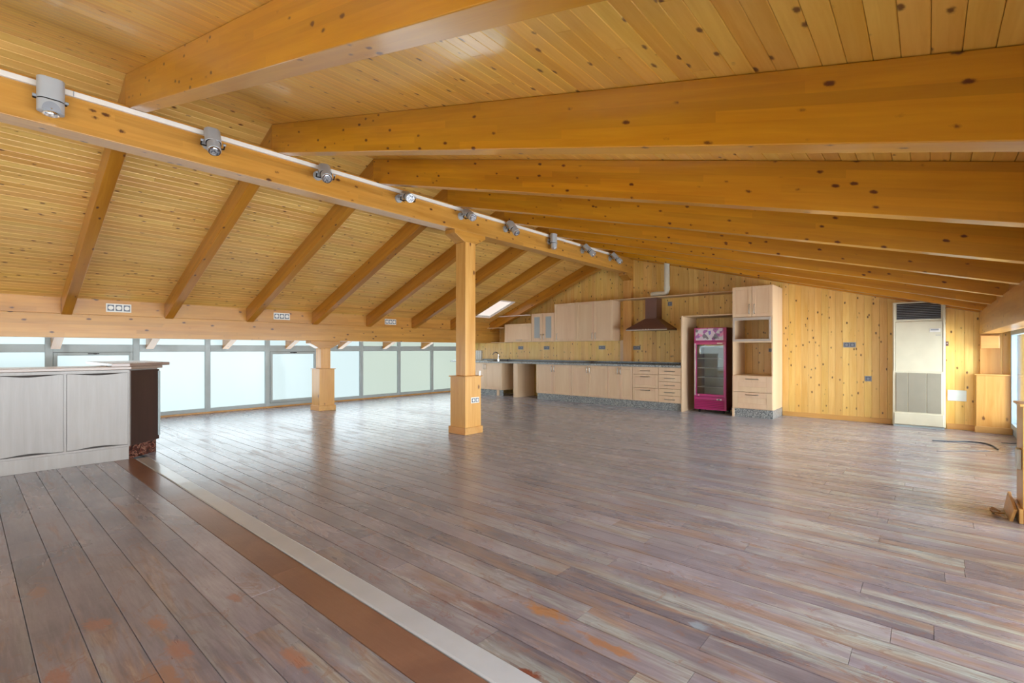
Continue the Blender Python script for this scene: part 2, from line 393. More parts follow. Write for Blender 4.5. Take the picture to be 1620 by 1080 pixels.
# ------------------------------------------------------------------ ceiling
def deck(name, quads, t=.03):
    mb = MB()
    for x0, x1, y0, y1 in quads:
        b = [(x0, y0, ceil_z(x0)+.021), (x1, y0, ceil_z(x1)+.021), (x1, y1, ceil_z(x1)+.021), (x0, y1, ceil_z(x0)+.021)]
        mb.hexa(b, [(p[0], p[1], p[2]+t) for p in b])
    o = build(name, mb, M['dark']); return tag(o, kind='structure')
SKX = (-8.70, -7.85); SKY_ = (8.36, 9.13)
e = 1e-4
ceil_r = deck('ceiling', [(XRDG+e, XR+.1, YN, YB+.15)])
ceil_l = deck('ceiling.001', [(SKX[1], XRDG-e, YN, YB+.15), (XL-.1, SKX[0], YN, YB+.15), (SKX[0], SKX[1], YN, SKY_[0]), (SKX[0], SKX[1], SKY_[1], YB+.15)])
def ceil_boards(parent, slope, sgn, xa, xb, mat, pitch=.078):
    th = math.atan(slope)
    u = Vector((sgn*math.cos(th), 0, -math.sin(th)))      # down the slope
    v = Vector((0, 1, 0)); nrm = u.cross(v)
    if nrm.z < 0: nrm = -nrm                              # pointing up into the roof
    g, c, w = .0007, .0025, pitch
    prof = [(g, 0.018), (w-g, 0.018), (w-g, c), (w-g-c*.8, 0), (g+c*.8, 0), (g, c)]
    me = None; rear = MB()
    total = abs(xb-xa)/math.cos(th); nrow = int(total/pitch)+1
    for i in range(nrow):
        base = Vector((xa, 0, ceil_z(xa+sgn*1e-4)))+u*(i*pitch)
        rear.add([tuple(base+u*p[0]+nrm*p[1]+v*yy) for yy in (YN, YS-.001) for p in prof], [tuple(range(5, -1, -1)), tuple(range(6, 12))]+[(q, (q+1) % 6, 6+(q+1) % 6, 6+q) for q in range(6)])
        segs = []; y = YS-random.uniform(0, 3.0)
        xm = (base+u*pitch*.5).x
        while y < YB+.03:
            L = 4.6; a, b = max(y, YS), min(y+L, YB+.03); y += L
            if b-a < .05: continue
            if sgn < 0 and SKX[0]-.03 < xm < SKX[1]+.03:
                for (p, q) in ((a, min(b, SKY_[0])), (max(a, SKY_[1]), b)):
                    if q-p > .05: segs.append((p, q))
            else: segs.append((a, b))
        for a, b in segs:
            if me is None:
                t = build('ceiling_board', MB().prism(prof, 'y', 0, 1), mat, parent); me = t.data
            else:
                t = D.objects.new('ceiling_board', me); C.objects.link(t); t.parent = parent
            Mx = Matrix(((u.x, 0, nrm.x, base.x), (0, b-a-.0016, 0, a+.0008), (u.z, 0, nrm.z, base.z), (0, 0, 0, 1)))
            t.matrix_basis = Mx
    tag(build('rear_ceiling_boards', rear, mat, parent), kind='stuff')
ceil_boards(ceil_r, SR, 1, XRDG, XR+.02, M['ceil_r'])
ceil_boards(ceil_l, SL, -1, XRDG, XL-.02, M['ceil_l'])

# skylight in the left slope
sk = tag(empty('window_10', (SKX[0], SKY_[0], ceil_z(SKX[0]))), kind='structure')
mb = MB(); H = .09
def wallq(x0, y0, x1, y1, tx, ty):
    a = [(x0, y0), (x1, y1), (x1+tx, y1+ty), (x0+tx, y0+ty)]
    mb.hexa([(p[0], p[1], ceil_z(p[0])) for p in a], [(p[0], p[1], ceil_z(p[0])+H) for p in a])
wallq(SKX[0], SKY_[0], SKX[1], SKY_[0], 0, -.02); wallq(SKX[0], SKY_[1], SKX[1], SKY_[1], 0, .02)
wallq(SKX[0], SKY_[0], SKX[0], SKY_[1], -.02, 0); wallq(SKX[1], SKY_[0], SKX[1], SKY_[1], .02, 0)
part('reveal', mb, M['reveal'], sk)
q = [(SKX[0], SKY_[0]), (SKX[1], SKY_[0]), (SKX[1], SKY_[1]), (SKX[0], SKY_[1])]
part('pane', MB().hexa([(a, b, ceil_z(a)+H-.03) for a, b in q], [(a, b, ceil_z(a)+H-.02) for a, b in q]), M['pane_roof'], sk)
mb = MB()
for a, b in ((0, 1), (1, 2), (2, 3), (3, 0)):
    p0, p1 = q[a], q[b]
    mb.tube([(p0[0], p0[1], ceil_z(p0[0])+H-.045), (p1[0], p1[1], ceil_z(p1[0])+H-.045)], .022, 6)
part('frame', mb, M['white'], sk)

# ------------------------------------------------------------------ back wall (gable) with upright boards
gable = [(XL-.1, -.1), (XR+.3, -.1), (XR+.3, ceil_z(XR+.3)+.03), (XRDG, ZR+.03), (XL-.1, ceil_z(XL-.1)+.03)]
wb = build('wall_back', MB().prism(gable, 'y', YB+.022, YB+.12), M['dark']); tag(wb, kind='structure')
x = XL; PW = .1
while x < XR+.25:
    x1 = min(x+PW, XR+.3); g = .0006; c = .0025
    mb = MB()
    za, zb = ceil_z(x)+.012, ceil_z(x1)+.012
    pts = [(x+g, YB+.02), (x1-g, YB+.02), (x1-g, YB+c), (x1-g-c, YB), (x+g+c, YB), (x+g, YB+c)]
    n = len(pts)
    mb.add([(px, py, 0) for px, py in pts]+[(px, py, ceil_z(px)+.012) for px, py in pts],
           [tuple(range(n-1, -1, -1)), tuple(range(n, 2*n))]+[(i, (i+1) % n, n+(i+1) % n, n+i) for i in range(n)])
    build('wall_board', mb, M['wall'], wb)
    x = x1
tag(build('baseboard_back', MB().box(-1.995, -.45, YB-.016, YB, 0, .082), M['base_wood'], bevel=.003), kind='structure')
tag(build('baseboard_back.001', MB().box(.21, .515, YB-.016, YB, 0, .082), M['base_wood'], bevel=.003), kind='structure')

tag(build('wall_front', MB().prism(gable, 'y', YN-.1, YN-.001), M['wall']), kind='structure')
for i in range(3):  # added windows out of view, glowing panes to go with the rear fill
    wn = tag(empty('window_%d' % (30+i), (-7.6+3*i, YN+.03, 0)), kind='structure'); xa, xb = -9.05+3*i, -6.15+3*i
    mb = MB().box(xa, xb, YN, YN+.06, .1, .17); mb.box(xa, xb, YN, YN+.06, 1.3, 1.37); mb.box(xa, xa+.07, YN, YN+.06, .17, 1.3); mb.box(xb-.07, xb, YN, YN+.06, .17, 1.3)
    part('frame', mb, M['alu'], wn); part('pane', MB().box(xa+.07, xb-.07, YN+.02, YN+.03, .17, 1.3), M['pane_sky'], wn)
# ------------------------------------------------------------------ left band of windows
WY0, WP = .886, 1.073
nwin = 0
for k in range(-7, 9):
    y0 = WY0+WP*k; y1 = y0+WP
    y1c = min(y1, YB-.01)
    nwin += 1
    wn = empty('window_%d' % (nwin if nwin < 10 else nwin+1), (XL, (y0+y1c)/2, 0)); tag(wn, kind='structure')
    zt = ceil_z(XL)+.0
    mb = MB(); xa, xb = XL-.05, XL+.03
    hw = .045
    mb.box(xa, xb, y0-hw, y0+hw, .03, zt)                       # mullion
    if k == 8: mb.box(xa, xb, y1c-.03, y1c, .03, zt)
    ya, yb = y0+hw, y1c-(.03 if k == 8 else hw)
    mb.box(xa, xb, ya, yb, .03, .095); mb.box(xa, xb, ya, yb, 1.15, 1.275); mb.box(xa, xb, ya, yb, 1.40, zt)
    part('frame', mb, M['alu'], wn, bevel=.004)
    mat = M['pane_sky'] if k < 5 else M['pane_green']
    if k in (0, 3, -3, -6):
        s_ = MB(); t = .05
        s_.box(xb-.03, xb+.012, ya+.004, ya+t, .10, 1.146); s_.box(xb-.03, xb+.012, yb-t, yb-.004, .10, 1.146)
        s_.box(xb-.03, xb+.012, ya+t, yb-t, .10, .10+t); s_.box(xb-.03, xb+.012, ya+t, yb-t, 1.146-t, 1.146)
        sash = part('sash', s_, M['alu'], wn, bevel=.003)
        yc = (ya+yb)/2
        hb = MB().box(xb+.012, xb+.03, yc-.02, yc+.02, 1.115, 1.135); hb.box(xb+.022, xb+.034, yc-.09, yc+.05, 1.119, 1.133)
        part('handle', hb, M['black'], wn, bevel=.003)
        part('pane', MB().box(xa+.035, xa+.045, ya+t, yb-t, .10+t, 1.146-t), mat, wn)
    else:
        part('pane', MB().box(xa+.03, xa+.04, ya, yb, .095, 1.15), mat, wn)
    part('transom_pane', MB().box(xa+.03, xa+.04, ya, yb, 1.275, 1.40), mat, wn)
tag(build('baseboard_left', MB().box(XL-.06, XL+.05, WY0-7*WP, YB-.01, 0, .03), M['base_wood'], bevel=.003), kind='structure')
tag(build('wall_left', MB().box(XL-.08, XL-.055, YN, YB, 0, ceil_z(XL)), M['dark']), kind='structure')

# ------------------------------------------------------------------ right glazed side
for i in range(5):
    y1 = YB-.02-i*3.0; y0 = y1-2.98
    wn = empty('window_%d' % (20+i), (XR, (y0+y1)/2, 0)); tag(wn, kind='structure')
    mb = MB(); xa, xb = XR, XR+.07; zt = ceil_z(XR+.07)
    mb.box(xa, xb, y0, y0+.07, .0, zt); mb.box(xa, xb, y1-.07, y1, 0, zt); mb.box(xa, xb, y0+.07, y1-.07, 0, .09)
    mb.box(xa, xb, y0+.07, y1-.07, 1.47, zt)
    part('frame', mb, M['blue_alu'], wn, bevel=.005)
    for j in range(2):
        a = y0+.075+j*1.42; b = a+1.41
        s_ = MB(); t = .07
        s_.box(xa-.02, xa+.04, a, a+t, .095, 1.465); s_.box(xa-.02, xa+.04, b-t, b, .095, 1.465)
        s_.box(xa-.02, xa+.04, a+t, b-t, .095, .095+t); s_.box(xa-.02, xa+.04, a+t, b-t, 1.465-t, 1.465)
        sash = part('sash', s_, M['blue_alu'], wn, bevel=.004)
        g_ = MB().box(xa+.01, xa+.016, a+t, b-t, .095+t, 1.465-t)
        L = wn.location; g_.v = [(p[0]-L.x, p[1]-L.y, p[2]-L.z) for p in g_.v]
        build('pane', g_, M['glass'], sash)

# ------------------------------------------------------------------ timber: ridge beam, eaves beams, posts, rafters
ORD = ['first', 'second', 'third', 'fourth', 'fifth', 'sixth', 'seventh', 'eighth', 'ninth']
rb = build('ridge_beam', MB().box(-5.13, -4.93, YN, YB-.001, 2.86, 3.185), M['beam_y'], bevel=.006)
tag(rb, 'long varnished pine ridge beam carrying the white light track and resting on the tall post', 'beam')
el = build('eaves_beam', MB().box(-9.15, -8.95, YN, YB-.001, 1.36, 1.69), M['beam_y'], bevel=.006)
tag(el, 'long knotty pine eaves beam running above the frosted windows on the left', 'beam')
er = build('eaves_beam', MB().box(.56, .76, YN, YB-.001, 1.42, 1.745), M['beam_y'], bevel=.006)
tag(er, 'short visible pine eaves beam at the right edge above the glazed side', 'beam')

def corbel(x0, x1, yc, zb, zt, lt=.61, lb=.25, drop=.05):
    return MB().prism([(yc-lt/2, zt), (yc-lt/2, zt-drop), (yc-lb/2, zb), (yc+lb/2, zb), (yc+lt/2, zt-drop), (yc+lt/2, zt)], 'x', x0, x1)
def post(name, xc, yc, ztop, beam_z, label, ped=True, hw=.1, pedhw=.155, py=None):
    r = tag(empty(name, (xc, yc, 0)), label, 'post')
    zb = .82
    part('shaft', MB().box(xc-hw, xc+hw, yc-hw, yc+hw, zb, ztop), M['post'], r, bevel=.005)
    part('corbel', corbel(xc-hw, xc+hw, yc, ztop, beam_z), M['beam_y'], r, bevel=.004)
    h = pedhw
    mb = MB()
    c = .01
    for sx, sy in ((1, 0), (-1, 0), (0, 1), (0, -1)):          # four face boards
        if sx: mb.box(xc+sx*(h-.02), xc+sx*h, yc-h, yc+h, .0, .805)
        else: mb.box(xc-h+.02, xc+h-.02, yc+sy*(h-.02), yc+sy*h, .0, .805)
    part('pedestal', mb, M['post'], r, bevel=.002)
    part('cap', MB().box(xc-h-.018, xc+h+.018, yc-h-.018, yc+h+.018, .805, .82), M['base_wood'], r, bevel=.004)
    mb = MB(); t = h+.02
    prof = [(.0, .0), (.0, .085), (-.012, .098)]
    for (x0, x1, y0, y1) in ((xc+h, xc+t, yc-t, yc+t), (xc-t, xc-h, yc-t, yc+t), (xc-h, xc+h, yc-t, yc-h), (xc-h, xc+h, yc+h, yc+t)):
        mb.box(x0, x1, y0, y1, 0, .098)
    part('plinth', mb, M['base_wood'], r, bevel=.004)
    return r
post('post', -5.03, 4.77, 2.715, 2.86, 'tall pine post on a boxed pedestal in the middle of the room', hw=.1)
post('post', -9.05, 4.71, 1.215, 1.36, 'short pine post on a boxed pedestal in front of the frosted windows')
post('post', .645, 4.945, 1.28, 1.42, 'pine post with boxed pedestal cut off by the right edge of the photo')
# half posts built against the back wall
r = tag(empty('wall_post', (-5.03, YB-.1, 0)), 'pine half post on back wall under the end of the ridge beam', 'post')
part('shaft', MB().box(-5.13, -4.93, YB-.10, YB-.001, .93, 2.715), M['post'], r, bevel=.004)
part('corbel', MB().prism([(YB-.30, 2.86), (YB-.30, 2.81), (YB-.11, 2.715), (YB-.001, 2.715), (YB-.001, 2.86)], 'x', -5.13, -4.93), M['dark_lam' if False else 'beam_y'], r, bevel=.004)
r = tag(empty('wall_post', (.66, YB-.1, 0)), 'pine half post with boxed pedestal on back wall by the right-hand corner', 'post')
part('shaft', MB().box(.565, .775, YB-.045, YB-.001, .82, 1.42), M['post'], r, bevel=.003)
part('corbel', MB().box(.565, .76, YB-.13, YB-.045, 1.21, 1.395), M['base_wood'], r, bevel=.006)
part('pedestal', MB().box(.52, .88, YB-.13, YB-.001, 0, .825), M['post'], r, bevel=.004)
part('cap', MB().box(.50, .885, YB-.15, YB-.001, .825, .84), M['base_wood'], r, bevel=.003)
part('plinth', MB().box(.505, .885, YB-.15, YB-.13, 0, .09), M['base_wood'], r, bevel=.003)

def rafter(y0, side, w=.11):
    if side == 'r':
        xs = (XRDG+.001, XR-.005); 
    else:
        xs = (XL+.075, XRDG-.001)
    mb = MB(); xa, xb = xs
    T = lambda x, lo: (ceil_z(x)-.002) if not lo else raf_z(x)
    ea, eb = (xa+1e-4, xb-1e-4)
    bot = [(ea, y0, raf_z(ea)), (eb, y0, raf_z(eb)), (eb, y0+w, raf_z(eb)), (ea, y0+w, raf_z(ea))]
    top = [(ea, y0, ceil_z(ea)-.002), (eb, y0, ceil_z(eb)-.002), (eb, y0+w, ceil_z(eb)-.002), (ea, y0+w, ceil_z(ea)-.002)]
    return mb.hexa(bot, top)
for k in range(9):
    y0 = .90+1.18*k if k < 8 else YB-.115
    for side, nm in (('r', 'right'), ('l', 'left')):
        if side == 'l' and k == 7: continue
        if side == 'l' and k == 8: y0 = 9.40
        o = build('rafter', rafter(y0, side, .16 if side == 'l' and k == 8 else .11), M['rafter_'+side], bevel=.004)
        if k == 8: lb = 'last pine rafter of the %s roof slope, next to the back wall' % nm
        elif k == 0: lb = 'nearest big pine rafter of the %s roof slope, first from the camera' % nm
        else: lb = '%s pine rafter from the camera on the %s roof slope' % (ORD[k], nm)
        tag(o, lb, 'rafter')
# blocking boards between rafters above the eaves beams
nt = 0
for k in range(-1, 8):
    a = .90+1.18*k+.112 if k >= 0 else YN+.01
    b = .90+1.18*(k+1)-.002 if k+1 < 8 else YB-.117
    nt += 1
    a2, b2 = (a, b) if k < 6 else (a, 9.398) if k == 6 else (9.562, YB-.002)
    tag(build('trim_%d' % nt, MB().prism([(-8.99, 1.692), (-8.965, 1.692), (-8.965, ceil_z(-8.965)-.002), (-8.99, ceil_z(-8.99)-.002)], 'y', a2, b2), M['beam_y']), kind='structure')
    tag(build('trim_%d' % (nt+20), MB().prism([(.60, 1.747), (.625, 1.747), (.625, ceil_z(.625)-.002), (.60, ceil_z(.60)-.002)], 'y', a, b), M['beam_y']), kind='structure')

# ------------------------------------------------------------------ light track and spotlights
tk = empty('light_track', (-4.92, 4, 3.15)); tag(tk, 'thin white lighting track running along the top of ridge beam', 'light track')
part('rail', MB().box(-4.929, -4.905, YN, 8.75, 3.12, 3.16), M['track'], tk, bevel=.002)
part('joint', MB().box(-4.9045, -4.902, .56, .565, 3.12, 3.16), M['socket'], tk)

def stadium(w, d, z0, z1, n=10, taper=1):
    r = d/2; pts = []
    for k in range(n+1):
        a = -math.pi/2+math.pi*k/n; pts.append((math.cos(a)*r, w/2-r+0, math.sin(a)*r))
    poly = [(p[2], (p[1]+p[0])) for p in pts]+[(-p[2], -(p[1]+p[0])) for p in pts]
    return poly
def make_spot(loc, yaw, tilt, flat=False):
    """loc: point on beam face; tilt: lamp pointing down (0) to out along +X (90)"""
    x, y, z = loc
    r = empty('spotlight', loc)
    mb = MB().cyl((y, z-.075), 'x', .05, x, x+.02, 20); mb.cyl((y, z-.075), 'x', .012, x+.02, x+.03+.10*math.sin(math.radians(tilt))+.02, 8)
    part('mounting_disc', mb, M['lamp'], r, smooth=True)
    th = math.radians(tilt)
    off = .102+.10*math.sin(th)
    piv = Vector((x+off, y, z-.085))
    R = Matrix.Rotation(math.radians(yaw), 4, 'Z') @ Matrix.Rotation(-th, 4, 'Y')
    def W(mb): mb.v = [tuple(piv+(R @ Vector(v))) for v in mb.v]; return mb
    poly = stadium(.152 if flat else .128, .088, 0, 1)
    body = part('housing', W(MB().prism(poly, 'z', -.03, .125)), M['lamp'], r, smooth=True, bevel=.004)
    pc = [(a*.95, b*.95) for a, b in poly]
    part('seam_ring', W(MB().prism(pc, 'z', -.037, -.03)), M['black'], r)
    if flat:
        part('lamp_head', W(MB().prism(poly, 'z', -.122, -.037)), M['lamp'], r, smooth=True, bevel=.004)
        arch = [(-.052, -.121), (.052, -.121)]+[(.052*math.cos(a*math.pi/12), -.121+.068*math.sin(a*math.pi/12)) for a in range(1, 12)]
        part('front_arch', W(MB().prism(arch, 'x', .0445, .049).rotx(Matrix.Identity(4))), M['socket'], r)
    else: part('lamp_head', W(MB().cyl((0, 0), 'z', .053, -.122, -.037, 24)), M['lamp'], r, smooth=True, bevel=.003)
    part('reflector', W(MB().cyl((0, 0), 'z', .047, -.134, -.10, 24, r2=.05)), M['chrome'], r, smooth=True)
    part('lens', W(MB().cyl((0, 0), 'z', .038, -.139, -.13, 20)), M['lens'], r, smooth=True)
    yk = MB(); yk.tube([(-.05, -.088, -.02), (-.05, .088, -.02)], .006, 8)
    for s in (-1, 1):
        yk.tube([(-.05, s*.088, -.02), (.0, s*.088, -.02)], .006, 8)
    part('yoke', W(yk), M['black'], r)
    for s in (-1, 1):
        part('knob', W(MB().cyl((0, -.02), 'y', .011, s*.076, s*.096, 12)), M['socket'], r, smooth=True)
    cb = [(-.03, -.05, .12), (-.045, -.05, .14), (-.062, -.045, .13), (-.07, -.04, .08), (-.072, -.03, .0)]
    part('wire', W(MB().tube(cb, .004, 6)), M['black'], r)
    return r
spots = [(0, 0, 'wide-bodied grey spotlight seen broadside, nearest the camera, at the left end of track'),
         (-8, 30, 'dark grey spotlight with tilted lens, between first and second right rafter ends'),
         (-18, 46, 'grey spotlight with its round lens turned outward beside the second right rafter end'),
         (-22, 64, 'grey spotlight aimed nearly level out, fourth along the track from the camera'),
         (-18, 58, 'grey spotlight with round lens just above the tall post'),
         (-10, 42, 'grey spotlight tipped down to the right, first beyond the tall post'),
         (0, 0, 'slim grey spotlight hanging straight down, second beyond the tall post'),
         (20, 42, 'small grey spotlight slanted down, last but one on the far track'),
         (20, 42, 'small grey spotlight slanted down at the far end of track')]
for k, (yaw, tilt, lb) in enumerate(spots):
    r = make_spot((-4.929, .43+1.035*k-(.10 if k == 5 else 0), 3.125), yaw, tilt, k == 0)
    tag(r, lb, 'spotlight', 'spotlights on the ridge beam')

# ------------------------------------------------------------------ sockets
def socket(loc, face, n, label, white=False, w=.075, h=.075, name='wall_socket'):
    """plate with n modules; face: 'y' (looks to -y) or 'x' (looks to +x)"""
    x, y, z = loc; r = tag(empty(name, loc), label, 'socket')
    tw = w*n+.012; th = h+.012
    pm = M['white'] if white else M['socket']
    def bx(u0, u1, z0, z1, d0, d1):
        return MB().box(x+u0, x+u1, y-d1, y-d0, z+z0, z+z1) if face == 'y' else MB().box(x+d0, x+d1, y+u0, y+u1, z+z0, z+z1)
    part('plate', bx(-tw/2, tw/2, -th/2, th/2, .0005, .009), pm, r, bevel=.002)
    for i in range(n):
        c = -w*n/2+w*(i+.5)
        m = part('insert', bx(c-w*.4, c+w*.4, -h*.4, h*.4, .009, .012), M['socket_dark'], r)
        cc = MB().cyl((x+c, z), 'y', h*.27, y-.0145, y-.012, 16) if face == 'y' else MB().cyl((y+c, z), 'x', h*.27, x+.012, x+.0145, 16)
        L = r.location; cc.v = [(p[0]-L.x, p[1]-L.y, p[2]-L.z) for p in cc.v]
        build('socket_well', cc, pm, m)
    return r
for yy, lb in ((1.52, 'white triple outlet plate above the eaves beam, nearest the camera'), (3.865, 'white triple outlet plate above eaves beam, second from the camera'), (6.22, 'white triple outlet plate above eaves beam, farthest and just left of tall post')):
    socket((-8.965, yy, 1.80), 'x', 3, lb, True, .093, .11, 'outlet_plate')
def px(p, y):
    l = (p-810)/758; return y*(l*.7547-.656)/(l*.656+.7547)
def pz(p, q, y):
    l = (p-810)/758; return 1.2+(552-q)/758*y/(l*.656+.7547)
for (a, q, n, lb) in ((824, 550, 2, 'grey double socket on backsplash under the flap cabinet'), (865, 550, 2, 'grey double socket on backsplash under glass-door cabinet'),
                      (952.5, 549.5, 2, 'grey double socket on backsplash under the right end of wall cabinets'), (1007.5, 550, 2, 'grey double socket on backsplash under the cooker hood'),
                      (1344, 545.3, 2, 'grey double socket at eye height on bare pine wall left of air conditioner'), (1373.5, 598.7, 1, 'grey small socket low on the pine wall left of air conditioner'),
                      (1060, 480.5, 1, 'grey square box high on the wall right of hood chimney')):
    socket((px(a, YB), YB, pz(a, q, YB)), 'y', n, lb, w=.08, h=.075)
socket((-4.875+.0, 4.80, pz(750, 632.5, 4.8)), 'x', 2, 'white double socket on the pedestal of the tall post', True, .075, .07)
o = tag(build('junction_plate', MB().box(.466, .489, 4.84, 4.94, .36, .50), M['plate'], bevel=.003), 'pale plate low on the side of the right-edge pedestal', 'plate')
o = tag(build('wall_plate', MB().box(px(1499, YB)+.0, px(1529, YB), YB-.012, YB-.0005, pz(1514, 634, YB), pz(1514, 617, YB)), M['plate'], bevel=.003), 'blank pale blue-white cover plate on wall right of air conditioner', 'plate')
th = tag(empty('thermostat', (px(1498, YB), YB, 1.27)), 'small brown wall thermostat beside the right edge of air conditioner', 'thermostat')
part('housing', MB().box(px(1496, YB), px(1500.5, YB), YB-.02, YB-.0005, pz(1498, 547, YB), pz(1498, 540, YB)), M['hood'], th, bevel=.002)
part('button', MB().cyl((px(1498.2, YB), pz(1498, 543, YB)), 'y', .006, YB-.024, YB-.02, 10), M['white'], th)

# ------------------------------------------------------------------ kitchen
YF = 9.05
def bar_handle(xc, z, y, L, vertical):
    mb = MB(); h = L/2; d = .028
    if vertical: p = [(xc, y, z-h), (xc, y-d*.8, z-h+.008), (xc, y-d, z-h*.5), (xc, y-d, z+h*.5), (xc, y-d*.8, z+h-.008), (xc, y, z+h)]
    else: p = [(xc-h, y, z), (xc-h+.008, y-d*.8, z), (xc-h*.5, y-d, z), (xc+h*.5, y-d, z), (xc+h-.008, y-d*.8, z), (xc+h, y, z)]
    return mb.tube(p, .0075, 8)
def door(parent, name, x0, x1, z0, z1, yf, handle=None, frame=.055, inset=True, glass=False):
    """framed door or drawer front, front face at yf"""
    g = .003; mb = MB(); x0 += g; x1 -= g; z0 += g; z1 -= g; f = frame
    if inset and (z1-z0) > .2:
        mb.box(x0, x0+f, yf, yf+.02, z0, z1); mb.box(x1-f, x1, yf, yf+.02, z0, z1)
        mb.box(x0+f, x1-f, yf, yf+.02, z0, z0+f); mb.box(x0+f, x1-f, yf, yf+.02, z1-f, z1)
        if not glass: mb.box(x0+f, x1-f, yf+.005, yf+.02, z0+f, z1-f)
    else: mb.box(x0, x1, yf, yf+.02, z0, z1)
    L = parent.location
    dr = part(name, mb, M['cab'], parent, bevel=.003)
    if glass:
        gg = MB().box(x0+f, x1-f, yf+.008, yf+.014, z0+f, z1-f); gg.v = [(a-L.x, b-L.y, c-L.z) for a, b, c in gg.v]
        build('glass', gg, M['frost'], dr)
    if handle:
        hx, hz, hl, vert = handle
        hm = bar_handle(hx, hz, yf, hl, vert); hm.v = [(a-L.x, b-L.y, c-L.z) for a, b, c in hm.v]
        build('handle', hm, M['steel'], dr, smooth=True)
    return dr
def carcass(mb, x0, x1, y0, y1, z0, z1, back=True, t=.018):
    mb.box(x0, x0+t, y0, y1, z0, z1); mb.box(x1-t, x1, y0, y1, z0, z1)
    mb.box(x0+t, x1-t, y0, y1, z0, z0+t); mb.box(x0+t, x1-t, y0, y1, z1-t, z1)
    if back: mb.box(x0+t, x1-t, y1-.008, y1, z0+t, z1-t)
    return mb
def base_cab(x0, x1, label, kind, plinth=(None, None)):
    r = tag(empty('base_cabinet', ((x0+x1)/2, YF+.3, 0)), label, 'cabinet')
    part('carcass', carcass(MB(), x0+.001, x1-.001, YF+.021, YB-.03, .15, .84), M['cab'], r)
    p0, p1 = x0, x1
    part('plinth', MB().box(x0+.001, x1-.001, YF+.05, YF+.07, 0, .148), M['granite'], r)
    if kind == 'doors':
        xm = (x0+x1)/2
        door(r, 'door', x0, xm, .15, .835, YF, (xm-.035, .74, .13, True)); door(r, 'door', xm, x1, .15, .835, YF, (xm+.035, .74, .13, True))
    else:
        for z0, z1, ins in kind:
            door(r, 'drawer_front', x0, x1, z0, z1, YF, ((x0+x1)/2, z1-.045 if z1-z0 > .2 else (z0+z1)/2, .2, False), inset=ins)
    return r
base_cab(-9.42, -8.215, 'left maple base cabinet under the sink with two doors', 'doors')
base_cab(-7.10, -6.10, 'wide two-door maple base cabinet right of the empty appliance gap', 'doors')
base_cab(-6.10, -5.18, 'two-door maple base cabinet in the middle of the run, under the tallest wall doors', 'doors')
base_cab(-5.18, -4.59, 'narrow two-door maple base cabinet left of the three-drawer unit', 'doors')
base_cab(-4.59, -4.035, 'maple base cabinet with three drawers, two of them deep', [(.15, .42, True), (.42, .69, True), (.69, .835, False)])
base_cab(-4.035, -3.575, 'maple base cabinet with five shallow drawers beside the fridge enclosure', [(.15+.137*i, .15+.137*(i+1), False) for i in range(5)])
p_ = tag(build('appliance_panel', MB().box(-7.825, -7.69, YF+.005, YB-.03, 0, .84), M['cab'], bevel=.002), 'thick maple upright panel between the two empty appliance gaps', 'panel')
tag(build('support_leg', MB().box(-8.42, -8.335, YF+.034, YF+.048, 0, .148), M['cab'], bevel=.002), 'short pale board standing on floor under the right end of the sink cabinet', 'board')
ct = tag(empty('countertop', (-6.8, YF+.35, .86)), 'long dark granite worktop with grey speckled front edge along back wall', 'countertop')
part('slab', MB().box(XL+.07, -3.575, YF-.02, YB-.001, .845, .885), M['granite_top'], ct, bevel=.003)
part('front_edge', MB().box(XL+.07, -3.575, YF-.026, YF-.0205, .843, .883), M['granite'], ct, bevel=.001)
part('upstand', MB().box(-9.59, -3.575, YB-.022, YB-.001, .886, .925), M['granite_top'], ct, bevel=.002)
# sink and tap
sk_ = tag(empty('sink', (-8.95, 9.4, .885)), 'steel sink rim let into worktop left of tap', 'sink')
mb = MB(); x0, x1, y0, y1 = -9.35, -8.87, 9.2, 9.6
mb.box(x0, x1, y0, y0+.03, .886, .895); mb.box(x0, x1, y1-.03, y1, .886, .895); mb.box(x0, x0+.03, y0+.03, y1-.03, .886, .895); mb.box(x1-.03, x1, y0+.03, y1-.03, .886, .895)
part('rim', mb, M['steel'], sk_, bevel=.002)
part('bowl', MB().box(x0+.03, x1-.03, y0+.03, y1-.03, .886, .888), M['steel'], sk_)
tp = tag(empty('tap', (-8.79, 9.55, .885)), 'chrome mixer tap standing on worktop at the sink', 'tap')
part('spout', MB().tube([(-8.79, 9.55, .887), (-8.79, 9.55, 1.05), (-8.80, 9.53, 1.10), (-8.82, 9.47, 1.115), (-8.84, 9.41, 1.09), (-8.845, 9.395, 1.05)], .016, 12), M['chrome'], tp, smooth=True)
part('base', MB().cyl((-8.79, 9.55), 'z', .03, .886, .93, 16), M['chrome'], tp, smooth=True)
part('lever', MB().tube([(-8.79, 9.55, .95), (-8.74, 9.53, .99), (-8.71, 9.52, 1.02)], .009, 8), M['chrome'], tp, smooth=True)
# white ribbed panel by the corner
rp = tag(empty('ribbed_panel', (-9.75, YB-.06, .89)), 'white upright ribbed panel standing on worktop in the far left corner', 'radiator')
for i in range(4):
    part('rib', MB().box(-9.90+i*.072, -9.84+i*.072, YB-.05, YB-.02, .8865, 1.16), M['white'], rp, bevel=.006)
part('back', MB().box(-9.91, -9.61, YB-.02, YB-.002, .887, 1.15), M['white'], rp)

